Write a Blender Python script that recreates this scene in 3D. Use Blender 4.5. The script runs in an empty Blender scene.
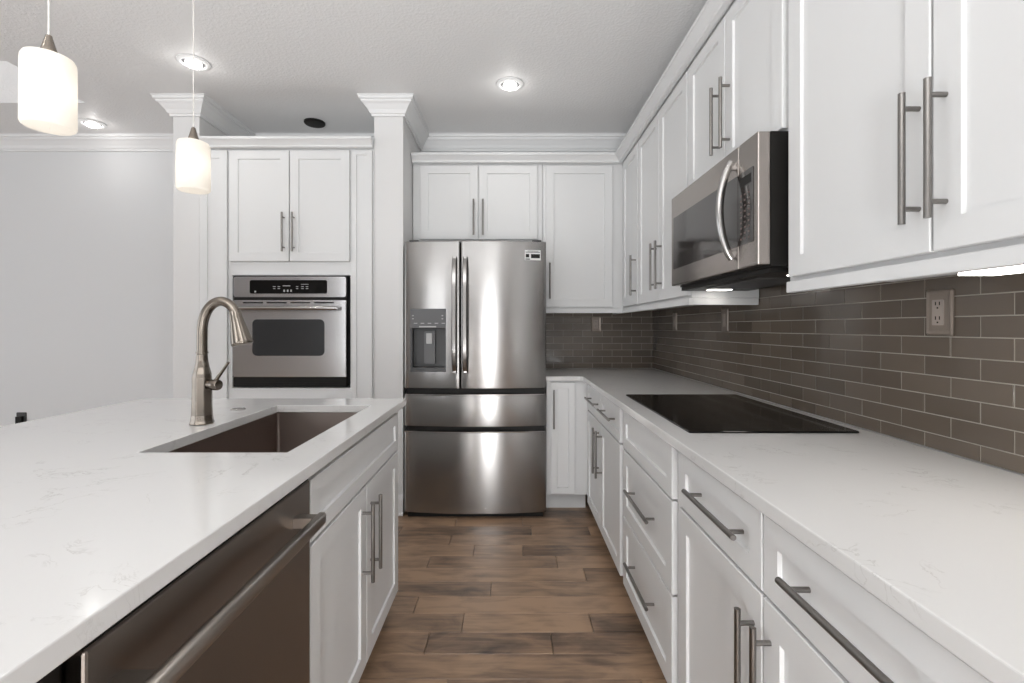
import bpy, bmesh, math, random
from mathutils import Vector, Matrix
random.seed(7)
PI = math.pi
SC = bpy.context.scene
COL = SC.collection

# ------------------------------------------------------------------ camera
F_PX = 478.0
H_EYE = 1.24
cam_d = bpy.data.cameras.new('camera')
cam = bpy.data.objects.new('camera', cam_d); COL.objects.link(cam)
cam.location = (0, 0, H_EYE); cam.rotation_euler = (PI/2, 0, 0)
cam_d.sensor_width = 36.0; cam_d.sensor_fit = 'HORIZONTAL'
cam_d.lens = F_PX/1024*36
cam_d.shift_x = 2/1024; cam_d.shift_y = -14.5/1024
cam_d.clip_start = 0.02
SC.camera = cam

# ------------------------------------------------------------------ world, lights, exposure
SC.view_settings.view_transform = 'Standard'
SC.view_settings.look = 'None'
SC.view_settings.gamma = 1.0
SC.view_settings.use_curve_mapping = False
SC.view_settings.exposure = -0.24
w = bpy.data.worlds.new('world'); SC.world = w; w.use_nodes = True
bg = w.node_tree.nodes['Background']
bg.inputs[0].default_value = (0.86, 0.92, 1.0, 1); bg.inputs[1].default_value = 1.2

def area(name, loc, rot, sx, sy, power, color=(1, 1, 1)):
    l = bpy.data.lights.new(name, 'AREA'); l.shape = 'RECTANGLE'; l.size = sx; l.size_y = sy
    l.energy = power; l.color = color
    o = bpy.data.objects.new(name, l); COL.objects.link(o); o.location = loc; o.rotation_euler = rot
    return o
REAR_Y = -4.2; LEFT_X = -6.2
# added lamps outside made-up openings, rear pair shining +Y, left one shining +X
area('rear_streak_fill', (0.34, REAR_Y-0.12, 1.15), (PI/2, 0, 0), 0.16, 2.1, 10, (0.97, 0.985, 1.0))  # added lamp that makes the bright streak in the refrigerator doors
area('rear_left_fill', (-3.0, REAR_Y-0.12, 1.45), (PI/2+0.25, 0, 0), 1.2, 1.9, 50, (0.97, 0.985, 1.0))  # added lamp, also reflected in the left refrigerator door
area('left_side_fill', (LEFT_X-0.12, 0.2, 1.4), (PI/2+0.2, 0, -PI/2), 4.2, 2.0, 60, (0.94, 0.97, 1.0))

# added fill light, thrown up at the ceiling from behind the viewpoint
fl = area('bounce_fill', (-0.9, -2.3, 1.0), (PI/2+1.0, 0, 0), 2.2, 1.0, 140, (0.965, 0.985, 1.0))
fl.data.spread = math.radians(105)
area('aisle_fill', (-0.05, -1.3, 0.5), (PI/2-0.05, 0, 0), 0.35, 0.7, 34, (0.98, 0.99, 1.0))  # added low fill that brightens the base cabinet fronts

# ------------------------------------------------------------------ materials
def nt(name):
    m = bpy.data.materials.new(name); m.use_nodes = True
    return m, m.node_tree, m.node_tree.nodes['Principled BSDF']
def mat(name, col, rough=0.5, metal=0.0, coat=0.0, aniso=0.0, emis=None, estr=0.0, spec=None, bump=None, var=0.0):
    m, t, p = nt(name)
    N, L = t.nodes, t.links
    p.inputs['Base Color'].default_value = (*col, 1)
    p.inputs['Roughness'].default_value = rough
    p.inputs['Metallic'].default_value = metal
    p.inputs['Coat Weight'].default_value = coat
    if spec is not None: p.inputs['Specular IOR Level'].default_value = spec
    if aniso:
        p.inputs['Anisotropic'].default_value = aniso
        c = N.new('ShaderNodeCombineXYZ'); c.inputs[2].default_value = 1.0
        L.new(c.outputs[0], p.inputs['Tangent'])
    if emis:
        p.inputs['Emission Color'].default_value = (*emis, 1)
        p.inputs['Emission Strength'].default_value = estr
    g = N.new('ShaderNodeTexCoord')
    nz = N.new('ShaderNodeTexNoise')
    if bump:      # bump = (scale, strength, distance)
        nz.inputs['Scale'].default_value = bump[0]; nz.inputs['Detail'].default_value = 3
        L.new(g.outputs['Object'], nz.inputs['Vector'])
        b = N.new('ShaderNodeBump'); b.inputs['Strength'].default_value = bump[1]; b.inputs['Distance'].default_value = bump[2]
        L.new(nz.outputs['Fac'], b.inputs['Height']); L.new(b.outputs[0], p.inputs['Normal'])
    else:
        nz.inputs['Scale'].default_value = 6; nz.inputs['Detail'].default_value = 4
        L.new(g.outputs['Object'], nz.inputs['Vector'])
        mr = N.new('ShaderNodeMapRange')
        mr.inputs['To Min'].default_value = max(0, rough-0.03); mr.inputs['To Max'].default_value = rough+0.03
        L.new(nz.outputs['Fac'], mr.inputs['Value']); L.new(mr.outputs[0], p.inputs['Roughness'])
    return m
def brushed(name, col, rough, scale=(2, 2, 260), aniso=0.92, var=0.004):
    """brushed metal with fine horizontal grain: reflections smear vertically"""
    m, t, p = nt(name); N, L = t.nodes, t.links
    p.inputs['Metallic'].default_value = 1.0
    p.inputs['Base Color'].default_value = (*col, 1)
    p.inputs['Anisotropic'].default_value = aniso
    c = N.new('ShaderNodeCombineXYZ'); c.inputs[2].default_value = 1.0
    L.new(c.outputs[0], p.inputs['Tangent'])
    g = N.new('ShaderNodeTexCoord'); mp = N.new('ShaderNodeMapping'); mp.inputs['Scale'].default_value = scale
    nz = N.new('ShaderNodeTexNoise'); nz.inputs['Scale'].default_value = 3; nz.inputs['Detail'].default_value = 4
    L.new(g.outputs['Object'], mp.inputs[0]); L.new(mp.outputs[0], nz.inputs['Vector'])
    mr = N.new('ShaderNodeMapRange'); mr.inputs['To Min'].default_value = rough-var; mr.inputs['To Max'].default_value = rough+var
    L.new(nz.outputs['Fac'], mr.inputs['Value']); L.new(mr.outputs[0], p.inputs['Roughness'])
    b = N.new('ShaderNodeBump'); b.inputs['Strength'].default_value = 0.004; b.inputs['Distance'].default_value = 0.0003
    L.new(nz.outputs['Fac'], b.inputs['Height']); L.new(b.outputs[0], p.inputs['Normal'])
    return m

M = {}
M['cab'] = mat('white_cabinet_paint', (0.72, 0.722, 0.72), 0.4)
M['cab_in'] = mat('cabinet_inside', (0.55, 0.54, 0.52), 0.6)
M['wall'] = mat('wall_paint', (0.73, 0.735, 0.74), 0.6, bump=(180, 0.08, 0.002))
M['stub'] = mat('stub_wall_paint', (0.72, 0.715, 0.71), 0.5, bump=(180, 0.06, 0.002))
M['trimw'] = mat('trim_paint', (0.80, 0.80, 0.80), 0.35)
M['nickel'] = brushed('brushed_nickel_pull', (0.25, 0.237, 0.225), 0.3, aniso=0.0, scale=(60, 60, 2))
M['faucet'] = brushed('warm_nickel', (0.235, 0.205, 0.175), 0.24, aniso=0.0, scale=(50, 50, 2))
M['steel'] = brushed('stainless_steel', (0.345, 0.337, 0.33), 0.24)
M['steel_oven'] = brushed('oven_steel', (0.49, 0.49, 0.495), 0.24)
M['steel_hi'] = brushed('polished_steel', (0.42, 0.41, 0.40), 0.2, aniso=0.3)
M['steel_warm'] = brushed('warm_stainless', (0.38, 0.345, 0.32), 0.26)
M['dw'] = brushed('dark_stainless', (0.27, 0.235, 0.21), 0.3)
M['dwh'] = brushed('dark_stainless_handle', (0.36, 0.33, 0.30), 0.28, aniso=0.4)
M['sink'] = brushed('sink_bronze_steel', (0.30, 0.25, 0.225), 0.33, aniso=0.5)
M['black'] = mat('black_plastic', (0.010, 0.009, 0.008), 0.45, spec=0.2)
M['dark'] = mat('dark_grey_plastic', (0.06, 0.06, 0.062), 0.4)
M['grey'] = mat('grey_plastic', (0.11, 0.11, 0.113), 0.35)
M['blackglass'] = mat('black_glass', (0.007, 0.0065, 0.006), 0.10, spec=0.14)
M['mwglass'] = mat('microwave_glass', (0.035, 0.030, 0.028), 0.08, spec=0.75)
M['ovenglass'] = mat('oven_window_glass', (0.03, 0.03, 0.031), 0.2, spec=0.3)
M['ltgrey'] = mat('light_grey_marks', (0.45, 0.45, 0.45), 0.4)
M['keys'] = mat('dim_key_print', (0.14, 0.10, 0.09), 0.4)
M['white'] = mat('white_plastic', (0.8, 0.8, 0.79), 0.35)
M['plate'] = mat('taupe_outlet_plate', (0.27, 0.225, 0.19), 0.3, metal=0.4)
M['plate_in'] = mat('taupe_outlet_face', (0.40, 0.34, 0.30), 0.35)
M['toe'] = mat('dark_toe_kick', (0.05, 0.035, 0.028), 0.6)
M['cord'] = mat('pendant_cord', (0.62, 0.60, 0.57), 0.4)
M['lens'] = mat('lamp_lens', (0.9, 0.9, 0.9), 0.3, emis=(1, 0.98, 0.95), estr=10)
M['led'] = mat('led_strip', (0.9, 0.9, 0.9), 0.3, emis=(1, 0.95, 0.88), estr=12)
M['grout'] = mat('grout', (0.44, 0.40, 0.35), 0.75, bump=(300, 0.2, 0.001))

# ceiling: knock-down texture
m, t, p = nt('ceiling_texture'); N, L = t.nodes, t.links
p.inputs['Base Color'].default_value = (0.85, 0.845, 0.84, 1); p.inputs['Roughness'].default_value = 0.55
g = N.new('ShaderNodeTexCoord'); v = N.new('ShaderNodeTexNoise'); v.inputs['Scale'].default_value = 65; v.inputs['Detail'].default_value = 3
cr = N.new('ShaderNodeValToRGB'); cr.color_ramp.elements[0].position = 0.44; cr.color_ramp.elements[1].position = 0.6
b = N.new('ShaderNodeBump'); b.inputs['Strength'].default_value = 0.4; b.inputs['Distance'].default_value = 0.002
L.new(g.outputs['Object'], v.inputs['Vector']); L.new(v.outputs['Fac'], cr.inputs[0]); L.new(cr.outputs[0], b.inputs['Height']); L.new(b.outputs[0], p.inputs['Normal'])
M['ceil'] = m

# quartz
def quartz(name, c0, c1):
    m, t, p = nt(name); N, L = t.nodes, t.links
    p.inputs['Roughness'].default_value = 0.13
    g = N.new('ShaderNodeTexCoord')
    dn = N.new('ShaderNodeTexNoise'); dn.inputs['Scale'].default_value = 2.2; dn.inputs['Detail'].default_value = 5
    L.new(g.outputs['Object'], dn.inputs['Vector'])
    mx = N.new('ShaderNodeVectorMath'); mx.operation = 'MULTIPLY_ADD'
    mx.inputs[1].default_value = (0.9, 0.9, 0.9)
    L.new(dn.outputs['Color'], mx.inputs[0]); L.new(g.outputs['Object'], mx.inputs[2])
    mp = N.new('ShaderNodeMapping'); mp.inputs['Rotation'].default_value = (0, 0, 0.5); mp.inputs['Scale'].default_value = (2.2, 5.5, 3)
    L.new(mx.outputs[0], mp.inputs[0])
    n2 = N.new('ShaderNodeTexNoise'); n2.inputs['Scale'].default_value = 2.3; n2.inputs['Detail'].default_value = 6; n2.inputs['Roughness'].default_value = 0.6
    L.new(mp.outputs[0], n2.inputs['Vector'])
    # thin veins where noise crosses 0.5
    s = N.new('ShaderNodeMath'); s.operation = 'SUBTRACT'; s.inputs[1].default_value = 0.5
    a = N.new('ShaderNodeMath'); a.operation = 'ABSOLUTE'
    L.new(n2.outputs['Fac'], s.inputs[0]); L.new(s.outputs[0], a.inputs[0])
    r = N.new('ShaderNodeValToRGB'); r.color_ramp.elements[0].position = 0.0; r.color_ramp.elements[1].position = 0.014
    r.color_ramp.elements[0].color = (1, 1, 1, 1); r.color_ramp.elements[1].color = (0, 0, 0, 1)
    L.new(a.outputs[0], r.inputs[0])
    n3 = N.new('ShaderNodeTexNoise'); n3.inputs['Scale'].default_value = 9; n3.inputs['Detail'].default_value = 3
    L.new(g.outputs['Object'], n3.inputs['Vector'])
    r3 = N.new('ShaderNodeValToRGB'); r3.color_ramp.elements[0].position = 0.5; r3.color_ramp.elements[1].position = 0.66
    L.new(n3.outputs['Fac'], r3.inputs[0])
    mu = N.new('ShaderNodeMath'); mu.operation = 'MULTIPLY'; L.new(r.outputs[0], mu.inputs[0]); L.new(r3.outputs[0], mu.inputs[1])
    mu2 = N.new('ShaderNodeMath'); mu2.operation = 'MULTIPLY'; mu2.inputs[1].default_value = 0.6; L.new(mu.outputs[0], mu2.inputs[0])
    mi = N.new('ShaderNodeMix'); mi.data_type = 'RGBA'
    mi.inputs['A'].default_value = (*c0, 1); mi.inputs['B'].default_value = (*c1, 1)
    L.new(mu2.outputs[0], mi.inputs['Factor']); L.new(mi.outputs['Result'], p.inputs['Base Color'])
    return m
M['quartz'] = quartz('white_quartz', (0.66, 0.652, 0.642), (0.42, 0.40, 0.38))

# wood floor planks: per plank tone attribute + stretched grain
m, t, p = nt('wood_floor'); N, L = t.nodes, t.links
at = N.new('ShaderNodeAttribute'); at.attribute_name = 'tone'
ao = N.new('ShaderNodeAttribute'); ao.attribute_name = 'shift'
g = N.new('ShaderNodeTexCoord')
ad = N.new('ShaderNodeVectorMath'); ad.operation = 'ADD'; L.new(g.outputs['Object'], ad.inputs[0]); L.new(ao.outputs['Vector'], ad.inputs[1])
mp = N.new('ShaderNodeMapping'); mp.inputs['Scale'].default_value = (2.2, 26, 1); L.new(ad.outputs[0], mp.inputs[0])
n1 = N.new('ShaderNodeTexNoise'); n1.inputs['Scale'].default_value = 1.6; n1.inputs['Detail'].default_value = 8; n1.inputs['Roughness'].default_value = 0.62; n1.inputs['Distortion'].default_value = 0.6
L.new(mp.outputs[0], n1.inputs['Vector'])
mp2 = N.new('ShaderNodeMapping'); mp2.inputs['Scale'].default_value = (3.0, 7, 1); L.new(ad.outputs[0], mp2.inputs[0])
n2 = N.new('ShaderNodeTexNoise'); n2.inputs['Scale'].default_value = 1.5; n2.inputs['Detail'].default_value = 5; n2.inputs['Distortion'].default_value = 1.0
L.new(mp2.outputs[0], n2.inputs['Vector'])
m1 = N.new('ShaderNodeMath'); m1.operation = 'MULTIPLY'; m1.inputs[1].default_value = 0.55; L.new(n1.outputs['Fac'], m1.inputs[0])
m2 = N.new('ShaderNodeMath'); m2.operation = 'MULTIPLY_ADD'; m2.inputs[1].default_value = 0.75; L.new(n2.outputs['Fac'], m2.inputs[0]); L.new(m1.outputs[0], m2.inputs[2])
m3 = N.new('ShaderNodeMath'); m3.operation = 'MULTIPLY_ADD'; m3.inputs[1].default_value = 0.45; L.new(at.outputs['Fac'], m3.inputs[0]); L.new(m2.outputs[0], m3.inputs[2])
r = N.new('ShaderNodeValToRGB'); e = r.color_ramp.elements
e[0].position = 0.50; e[0].color = (0.05, 0.034, 0.025, 1)
e[1].position = 1.15 if False else 1.0; e[1].color = (0.40, 0.26, 0.165, 1)
x = e.new(0.70); x.color = (0.18, 0.118, 0.080, 1)
L.new(m3.outputs[0], r.inputs[0]); L.new(r.outputs[0], p.inputs['Base Color'])
p.inputs['Roughness'].default_value = 0.33
b = N.new('ShaderNodeBump'); b.inputs['Strength'].default_value = 0.12; b.inputs['Distance'].default_value = 0.003
L.new(n1.outputs['Fac'], b.inputs['Height']); L.new(b.outputs[0], p.inputs['Normal'])
M['wood'] = m

# glass tile
m, t, p = nt('taupe_glass_tile'); N, L = t.nodes, t.links
at = N.new('ShaderNodeAttribute'); at.attribute_name = 'tone'
r = N.new('ShaderNodeValToRGB'); e = r.color_ramp.elements
e[0].color = (0.115, 0.092, 0.072, 1); e[1].color = (0.158, 0.128, 0.101, 1)
L.new(at.outputs['Fac'], r.inputs[0]); L.new(r.outputs[0], p.inputs['Base Color'])
p.inputs['Roughness'].default_value = 0.2; p.inputs['Specular IOR Level'].default_value = 0.3; p.inputs['Coat Weight'].default_value = 0.25; p.inputs['Coat Roughness'].default_value = 0.05
g = N.new('ShaderNodeTexCoord'); n1 = N.new('ShaderNodeTexNoise'); n1.inputs['Scale'].default_value = 14; n1.inputs['Detail'].default_value = 2
L.new(g.outputs['Object'], n1.inputs['Vector'])
b = N.new('ShaderNodeBump'); b.inputs['Strength'].default_value = 0.12; b.inputs['Distance'].default_value = 0.002
L.new(n1.outputs['Fac'], b.inputs['Height']); L.new(b.outputs[0], p.inputs['Coat Normal'])
M['tile'] = m

# pendant shade: white glass lit from inside
m = bpy.data.materials.new('lit_opal_glass'); m.use_nodes = True; t = m.node_tree; N, L = t.nodes, t.links
for n in list(N): N.remove(n)
out = N.new('ShaderNodeOutputMaterial'); tr = N.new('ShaderNodeBsdfTranslucent'); tr.inputs[0].default_value = (1, 0.96, 0.90, 1)
df = N.new('ShaderNodeBsdfDiffuse'); df.inputs[0].default_value = (0.75, 0.73, 0.70, 1)
mx = N.new('ShaderNodeMixShader'); mx.inputs[0].default_value = 0.5
em = N.new('ShaderNodeEmission'); em.inputs[0].default_value = (1, 0.95, 0.87, 1); em.inputs[1].default_value = 0.1
g = N.new('ShaderNodeTexCoord'); nz = N.new('ShaderNodeTexNoise'); nz.inputs['Scale'].default_value = 60
L.new(g.outputs['Object'], nz.inputs['Vector'])
ad = N.new('ShaderNodeAddShader')
L.new(df.outputs[0], mx.inputs[1]); L.new(tr.outputs[0], mx.inputs[2]); L.new(mx.outputs[0], ad.inputs[0]); L.new(em.outputs[0], ad.inputs[1]); L.new(ad.outputs[0], out.inputs[0])
M['opal'] = m

# ------------------------------------------------------------------ mesh helpers
def box(bm, x0, x1, y0, y1, z0, z1):
    vs = [bm.verts.new((x, y, z)) for z in (z0, z1) for y in (y0, y1) for x in (x0, x1)]
    for f in ((0, 2, 3, 1), (4, 5, 7, 6), (0, 1, 5, 4), (1, 3, 7, 5), (3, 2, 6, 7), (2, 0, 4, 6)):
        bm.faces.new([vs[i] for i in f])
    return vs
def ring_loft(bm, rings, cap=True, closed=True):
    """rings: lists of Vector with the same count"""
    R = [[bm.verts.new(v) for v in r] for r in rings]
    n = len(R[0])
    for a, b in zip(R, R[1:]):
        for i in range(n if closed else n-1):
            j = (i+1) % n
            bm.faces.new((a[i], a[j], b[j], b[i]))
    if cap:
        bm.faces.new(list(reversed(R[0]))); bm.faces.new(R[-1])
    return R
def tube(bm, pts, rad, seg=12, flat=1.0, up=None):
    pts = [Vector(p) for p in pts]
    if not isinstance(rad, (list, tuple)): rad = [rad]*len(pts)
    rings = []; prev = None
    for i, p_ in enumerate(pts):
        d = (pts[min(i+1, len(pts)-1)]-pts[max(i-1, 0)]).normalized()
        if prev is None:
            a = Vector(up) if up else (Vector((0, 0, 1)) if abs(d.z) < 0.9 else Vector((0, 1, 0)))
        else: a = prev
        n1_ = (a-d*a.dot(d)).normalized(); prev = n1_
        n2_ = d.cross(n1_)
        rings.append([p_+n1_*math.cos(2*PI*k/seg)*rad[i]+n2_*math.sin(2*PI*k/seg)*rad[i]*flat for k in range(seg)])
    ring_loft(bm, rings)
def lathe(bm, prof, seg=32, c=(0, 0, 0), ribs=0, ribamp=0.0, cap=True, axis=None):
    rings = []
    c = Vector(c)
    rot = Matrix.Identity(3)
    if axis is not None:
        rot = Vector((0, 0, 1)).rotation_difference(Vector(axis).normalized()).to_matrix()
    for (r_, z_) in prof:
        ring = []
        for k in range(seg):
            rr = r_*(1+(ribamp*math.cos(ribs*2*PI*k/seg) if ribs else 0))
            ring.append(c+rot @ Vector((rr*math.cos(2*PI*k/seg), rr*math.sin(2*PI*k/seg), z_)))
        rings.append(ring)
    ring_loft(bm, rings, cap)
def prism(bm, poly, z0, z1):
    """poly CCW in plan"""
    ring_loft(bm, [[Vector((x, y, z0)) for x, y in poly], [Vector((x, y, z1)) for x, y in poly]])
def rrect(x0, x1, z0, z1, r_, n=5):
    pts = []
    for cx, cz, a0 in ((x1-r_, z1-r_, 0), (x0+r_, z1-r_, 90), (x0+r_, z0+r_, 180), (x1-r_, z0+r_, 270)):
        for k in range(n+1):
            a = math.radians(a0+90*k/n); pts.append((cx+r_*math.cos(a), cz+r_*math.sin(a)))
    return pts
def rslab(bm, x0, x1, z0, z1, y0, y1, r_):
    """rounded rectangle in x/z, from y0 (front) to y1"""
    P = rrect(x0, x1, z0, z1, r_)
    ring_loft(bm, [[Vector((x, y0, z)) for x, z in P], [Vector((x, y1, z)) for x, z in P]])
def shaker(bm, x0, x1, z0, z1, t_=0.02, s=0.057, rec=0.008, y0=0.0):
    e = 0.002
    def R(i, y): return [Vector((x0+i, y0+y, z0+i)), Vector((x1-i, y0+y, z0+i)), Vector((x1-i, y0+y, z1-i)), Vector((x0+i, y0+y, z1-i))]
    ring_loft(bm, [R(0, -0.0005), R(0, -t_+e), R(e, -t_), R(s, -t_), R(s+0.002, -t_+rec)])
def sweep(bm, path, prof, z):
    """prof: (out, dz) open profile closed back to the wall; path in plan, room on the right hand side"""
    n = len(path); rings = []
    P = [Vector((a, b_, 0)) for a, b_ in path]
    for i in range(n):
        def nrm(a, b_):
            d = (b_-a).normalized(); return Vector((d.y, -d.x, 0))
        if i == 0: m_ = nrm(P[0], P[1])
        elif i == n-1: m_ = nrm(P[-2], P[-1])
        else:
            n1_, n2_ = nrm(P[i-1], P[i]), nrm(P[i], P[i+1])
            m_ = (n1_+n2_).normalized(); m_ = m_/max(0.2, m_.dot(n1_))
        rings.append([P[i]+m_*o_+Vector((0, 0, z+dz)) for o_, dz in prof])
    ring_loft(bm, rings)
def obj(name, bm, m_, parent=None, bevel=0.0, smooth=False, label=None):
    bmesh.ops.recalc_face_normals(bm, faces=bm.faces)
    me = bpy.data.meshes.new(name); bm.to_mesh(me); bm.free()
    me.materials.append(m_)
    o = bpy.data.objects.new(name, me); COL.objects.link(o)
    if smooth:
        for f in me.polygons: f.use_smooth = True
        me.set_sharp_from_angle(angle=math.radians(38))
    if bevel:
        b_ = o.modifiers.new('bevel', 'BEVEL'); b_.width = bevel; b_.segments = 2; b_.limit_method = 'ANGLE'; b_.angle_limit = math.radians(40)
    if parent is not None: o.parent = parent
    if label: o['label'] = label
    return o
def thing(name, label, cat, loc=(0, 0, 0), rotz=0, group=None):
    o = bpy.data.objects.new(name, None); COL.objects.link(o); o.empty_display_size = 0.1
    o.location = loc; o.rotation_euler = (0, 0, rotz); o['label'] = label; o['category'] = cat
    if group: o['group'] = group
    return o
def tag(o, label, cat, group=None):
    o['label'] = label; o['category'] = cat
    if group: o['group'] = group
    return o
def struct(name, bm, m_, parent=None, **k):
    o = obj(name, bm, m_, parent, **k); o['kind'] = 'structure'; return o
B = bmesh.new

# ------------------------------------------------------------------ dimensions
WX = 1.135          # right wall
BY = 3.78           # back wall
CEIL = 2.74
TRAY = 3.02
SX0, SX1 = -0.897, -0.705        # wall stub beside the refrigerator
LX0, LX1 = -2.225, -2.05         # wall stub left of the oven
SY = 3.155

# ------------------------------------------------------------------ floor: planks across the aisle
bm = B(); tl = bm.faces.layers.float.new('tone'); sl = bm.faces.layers.float_vector.new('shift')
known = {  # depth of row centre -> (joints, tones between joints)
 2.785: ([-1.3, -0.346, 0.9], [.3, .35, .45, .4]), 2.655: ([-1.2, -0.2, 0.07, 1.0], [.3, .5, .55, .22, .3]),
 2.52: ([-1.5, -0.428, 0.247, 1.2], [.4, .45, .32, .6, .4]), 2.39: ([-0.9, 0.375, .9], [.3, .6, .18, .4]),
 2.26: ([-0.95, -0.09, 1.1], [.3, .22, .55, .3]), 2.13: ([-1.4, -0.419, 0.8], [.4, .45, .75, .4]),
 2.005: ([-1.3, -0.197, 0.34, 1.2], [.2, .55, .68, .18, .3]), 1.877: ([-1.1, -0.326, 0.165, .95], [.6, .45, .15, .22, .3]),
 1.748: ([-0.9, 0.9], [.4, .42, .2]), 1.62: ([-1.0, -0.22, .46], [.3, .5, .35, .6])}
p0 = 1.684-0.1292*60
row = 0; y = REAR_Y-0.02
k0 = math.ceil((y-p0)/0.1292)-1
for k in range(k0, 200):
    ya = p0+k*0.1292; yb = ya+0.1292
    if ya > BY: break
    ya_, yb_ = max(ya, REAR_Y), min(yb, BY)
    if yb_-ya_ < 0.01: continue
    c = (ya+yb)/2; js = ts = None
    for kk, vv in known.items():
        if abs(kk-c) < 0.04: js, ts = list(vv[0]), list(vv[1])
    if js is None:
        js = []; x = -1.4-random.random()*1.0
        while x < WX-0.1: js.append(x); x += 0.35+random.random()*0.75
        ts = [random.choice((.15, .3, .4, .5, .6, .7)) for _ in range(len(js)+1)]
    x = js[0]-0.9
    while x > LEFT_X+0.2: js.insert(0, x); ts.insert(0, random.choice((.2, .35, .5, .65))); x -= 0.6+random.random()*0.6
    js = [LEFT_X]+[j for j in js if j < WX-0.02]+[WX]
    for i in range(len(js)-1):
        a, b_ = js[i]+0.0011, js[i+1]-0.0011
        y0_, y1_ = ya_+0.0008, yb_-0.0008
        tone = ts[min(i, len(ts)-1)]
        sh = Vector((random.random()*20, random.random()*20, 0))
        e_ = 0.0014
        R0 = [(a, y0_, -0.012), (b_, y0_, -0.012), (b_, y1_, -0.012), (a, y1_, -0.012)]
        R1 = [(a, y0_, -0.0015), (b_, y0_, -0.0015), (b_, y1_, -0.0015), (a, y1_, -0.0015)]
        R2 = [(a+e_, y0_+e_, 0), (b_-e_, y0_+e_, 0), (b_-e_, y1_-e_, 0), (a+e_, y1_-e_, 0)]
        nf = len(bm.faces)
        ring_loft(bm, [[Vector(q) for q in R] for R in (R0, R1, R2)])
        bm.faces.ensure_lookup_table()
        for f in bm.faces[nf:]: f[tl] = tone; f[sl] = sh
struct('floor', bm, M['wood'])
bm = B(); box(bm, LEFT_X-.2, WX+.2, REAR_Y-.2, BY+.2, -0.15, -0.0125)
struct('trim_subfloor', bm, M['toe']).name = 'floor_base'

# ------------------------------------------------------------------ walls and ceiling
bm = B(); box(bm, LEFT_X-.15, WX+.15, BY, BY+.15, 0, TRAY); struct('wall_back', bm, M['wall'])
bm = B(); box(bm, WX, WX+.15, REAR_Y, BY, 0, TRAY); struct('wall_right', bm, M['wall'])
bm = B()       # left wall with an added window opening for the fill lamp
box(bm, LEFT_X-.15, LEFT_X, REAR_Y, -1.9, 0, TRAY); box(bm, LEFT_X-.15, LEFT_X, 2.3, BY, 0, TRAY)
box(bm, LEFT_X-.15, LEFT_X, -1.9, 2.3, 0, 0.4); box(bm, LEFT_X-.15, LEFT_X, -1.9, 2.3, 2.4, TRAY)
struct('wall_left', bm, M['wall'])
bm = B()
box(bm, LEFT_X-.15, -3.6, REAR_Y-.15, REAR_Y, 0, TRAY); box(bm, .48, WX+.15, REAR_Y-.15, REAR_Y, 0, TRAY)
box(bm, -2.4, .20, REAR_Y-.15, REAR_Y, 0, TRAY); box(bm, .20, .48, REAR_Y-.15, REAR_Y, 2.2, TRAY); box(bm, .20, .48, REAR_Y-.15, REAR_Y, 0, .1)  # narrow slit added to shape the streak in the refrigerator doors
box(bm, -3.6, -2.4, REAR_Y-.15, REAR_Y, 0, 0.5); box(bm, -3.6, -2.4, REAR_Y-.15, REAR_Y, 2.4, TRAY)  # made-up window opening for the rear fill lamp
struct('wall_rear', bm, M['wall'])
bm = B(); box(bm, SX0, SX1, SY, BY-.001, 0, CEIL-.0005); struct('wall_fridge_side', bm, M['stub'], bevel=.003)
bm = B(); box(bm, LX0, LX1, SY, BY-.001, 0, CEIL-.0005); struct('wall_oven_side', bm, M['stub'], bevel=.003)
bm = B()
box(bm, -2.84, WX, REAR_Y, BY, CEIL, TRAY+.1)
box(bm, LEFT_X, -2.84, 3.2, BY, CEIL, TRAY+.1)
box(bm, LEFT_X, -2.84, REAR_Y, 3.2, TRAY, TRAY+.1)
box(bm, LEFT_X, -5.6, REAR_Y, 3.2, CEIL, TRAY)
struct('ceiling', bm, M['ceil'])
# frames of the added, unseen window openings (behind the camera)
for n_, (x0, x1, y0, y1, z0, z1, horiz) in enumerate([(-3.6, -2.4, REAR_Y-.1, REAR_Y-.04, .5, 2.4, True), (LEFT_X-.1, LEFT_X-.04, -1.9, 2.3, .4, 2.4, False)]):
    bm = B()
    if horiz:
        box(bm, x0, x1, y0, y1, z0, z0+.06); box(bm, x0, x1, y0, y1, z1-.06, z1)
        for k in range(3):
            xx = x0+(x1-x0-.06)*k/2; box(bm, xx, xx+.06, y0, y1, z0+.06, z1-.06)
    else:
        box(bm, x0, x1, y0, y1, z0, z0+.06); box(bm, x0, x1, y0, y1, z1-.06, z1)
        for k in range(4):
            yy = y0+(y1-y0-.06)*k/3; box(bm, x0, x1, yy, yy+.06, z0+.06, z1-.06)
    struct('window_%d' % (n_+1), bm, M['trimw'])

# crown moulding on the walls
CR = [(0.0, 0.0), (0.0, -.113), (.012, -.113), (.013, -.100), (.020, -.095), (.030, -.076), (.052, -.048), (.066, -.036), (.068, -.026), (.078, -.022), (.080, -.006), (.086, -.004), (.086, 0.0)]
g_ = 0.001
path = [(LEFT_X, BY-g_), (LX0-g_, BY-g_), (LX0-g_, SY-g_), (LX1+g_, SY-g_), (LX1+g_, BY-g_), (SX0-g_, BY-g_), (SX0-g_, SY-g_), (SX1+g_, SY-g_), (SX1+g_, BY-g_), (WX-g_, BY-g_), (WX-g_, REAR_Y)]
bm = B(); sweep(bm, path, CR, CEIL-.0005); struct('trim_1', bm, M['trimw'])
BB = [(0, 0), (0, .135), (.006, .135), (.009, .125), (.012, .115), (.014, .105), (.014, 0.02), (.022, .016), (.022, 0)]
bm = B()
sweep(bm, [(LEFT_X+.02, BY-g_), (LX0-g_, BY-g_), (LX0-g_, SY-g_), (LX1+g_, SY-g_)], BB, 0.001)
sweep(bm, [(SX0-g_, SY-g_), (SX1+g_, SY-g_)], BB, 0.001)
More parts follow.
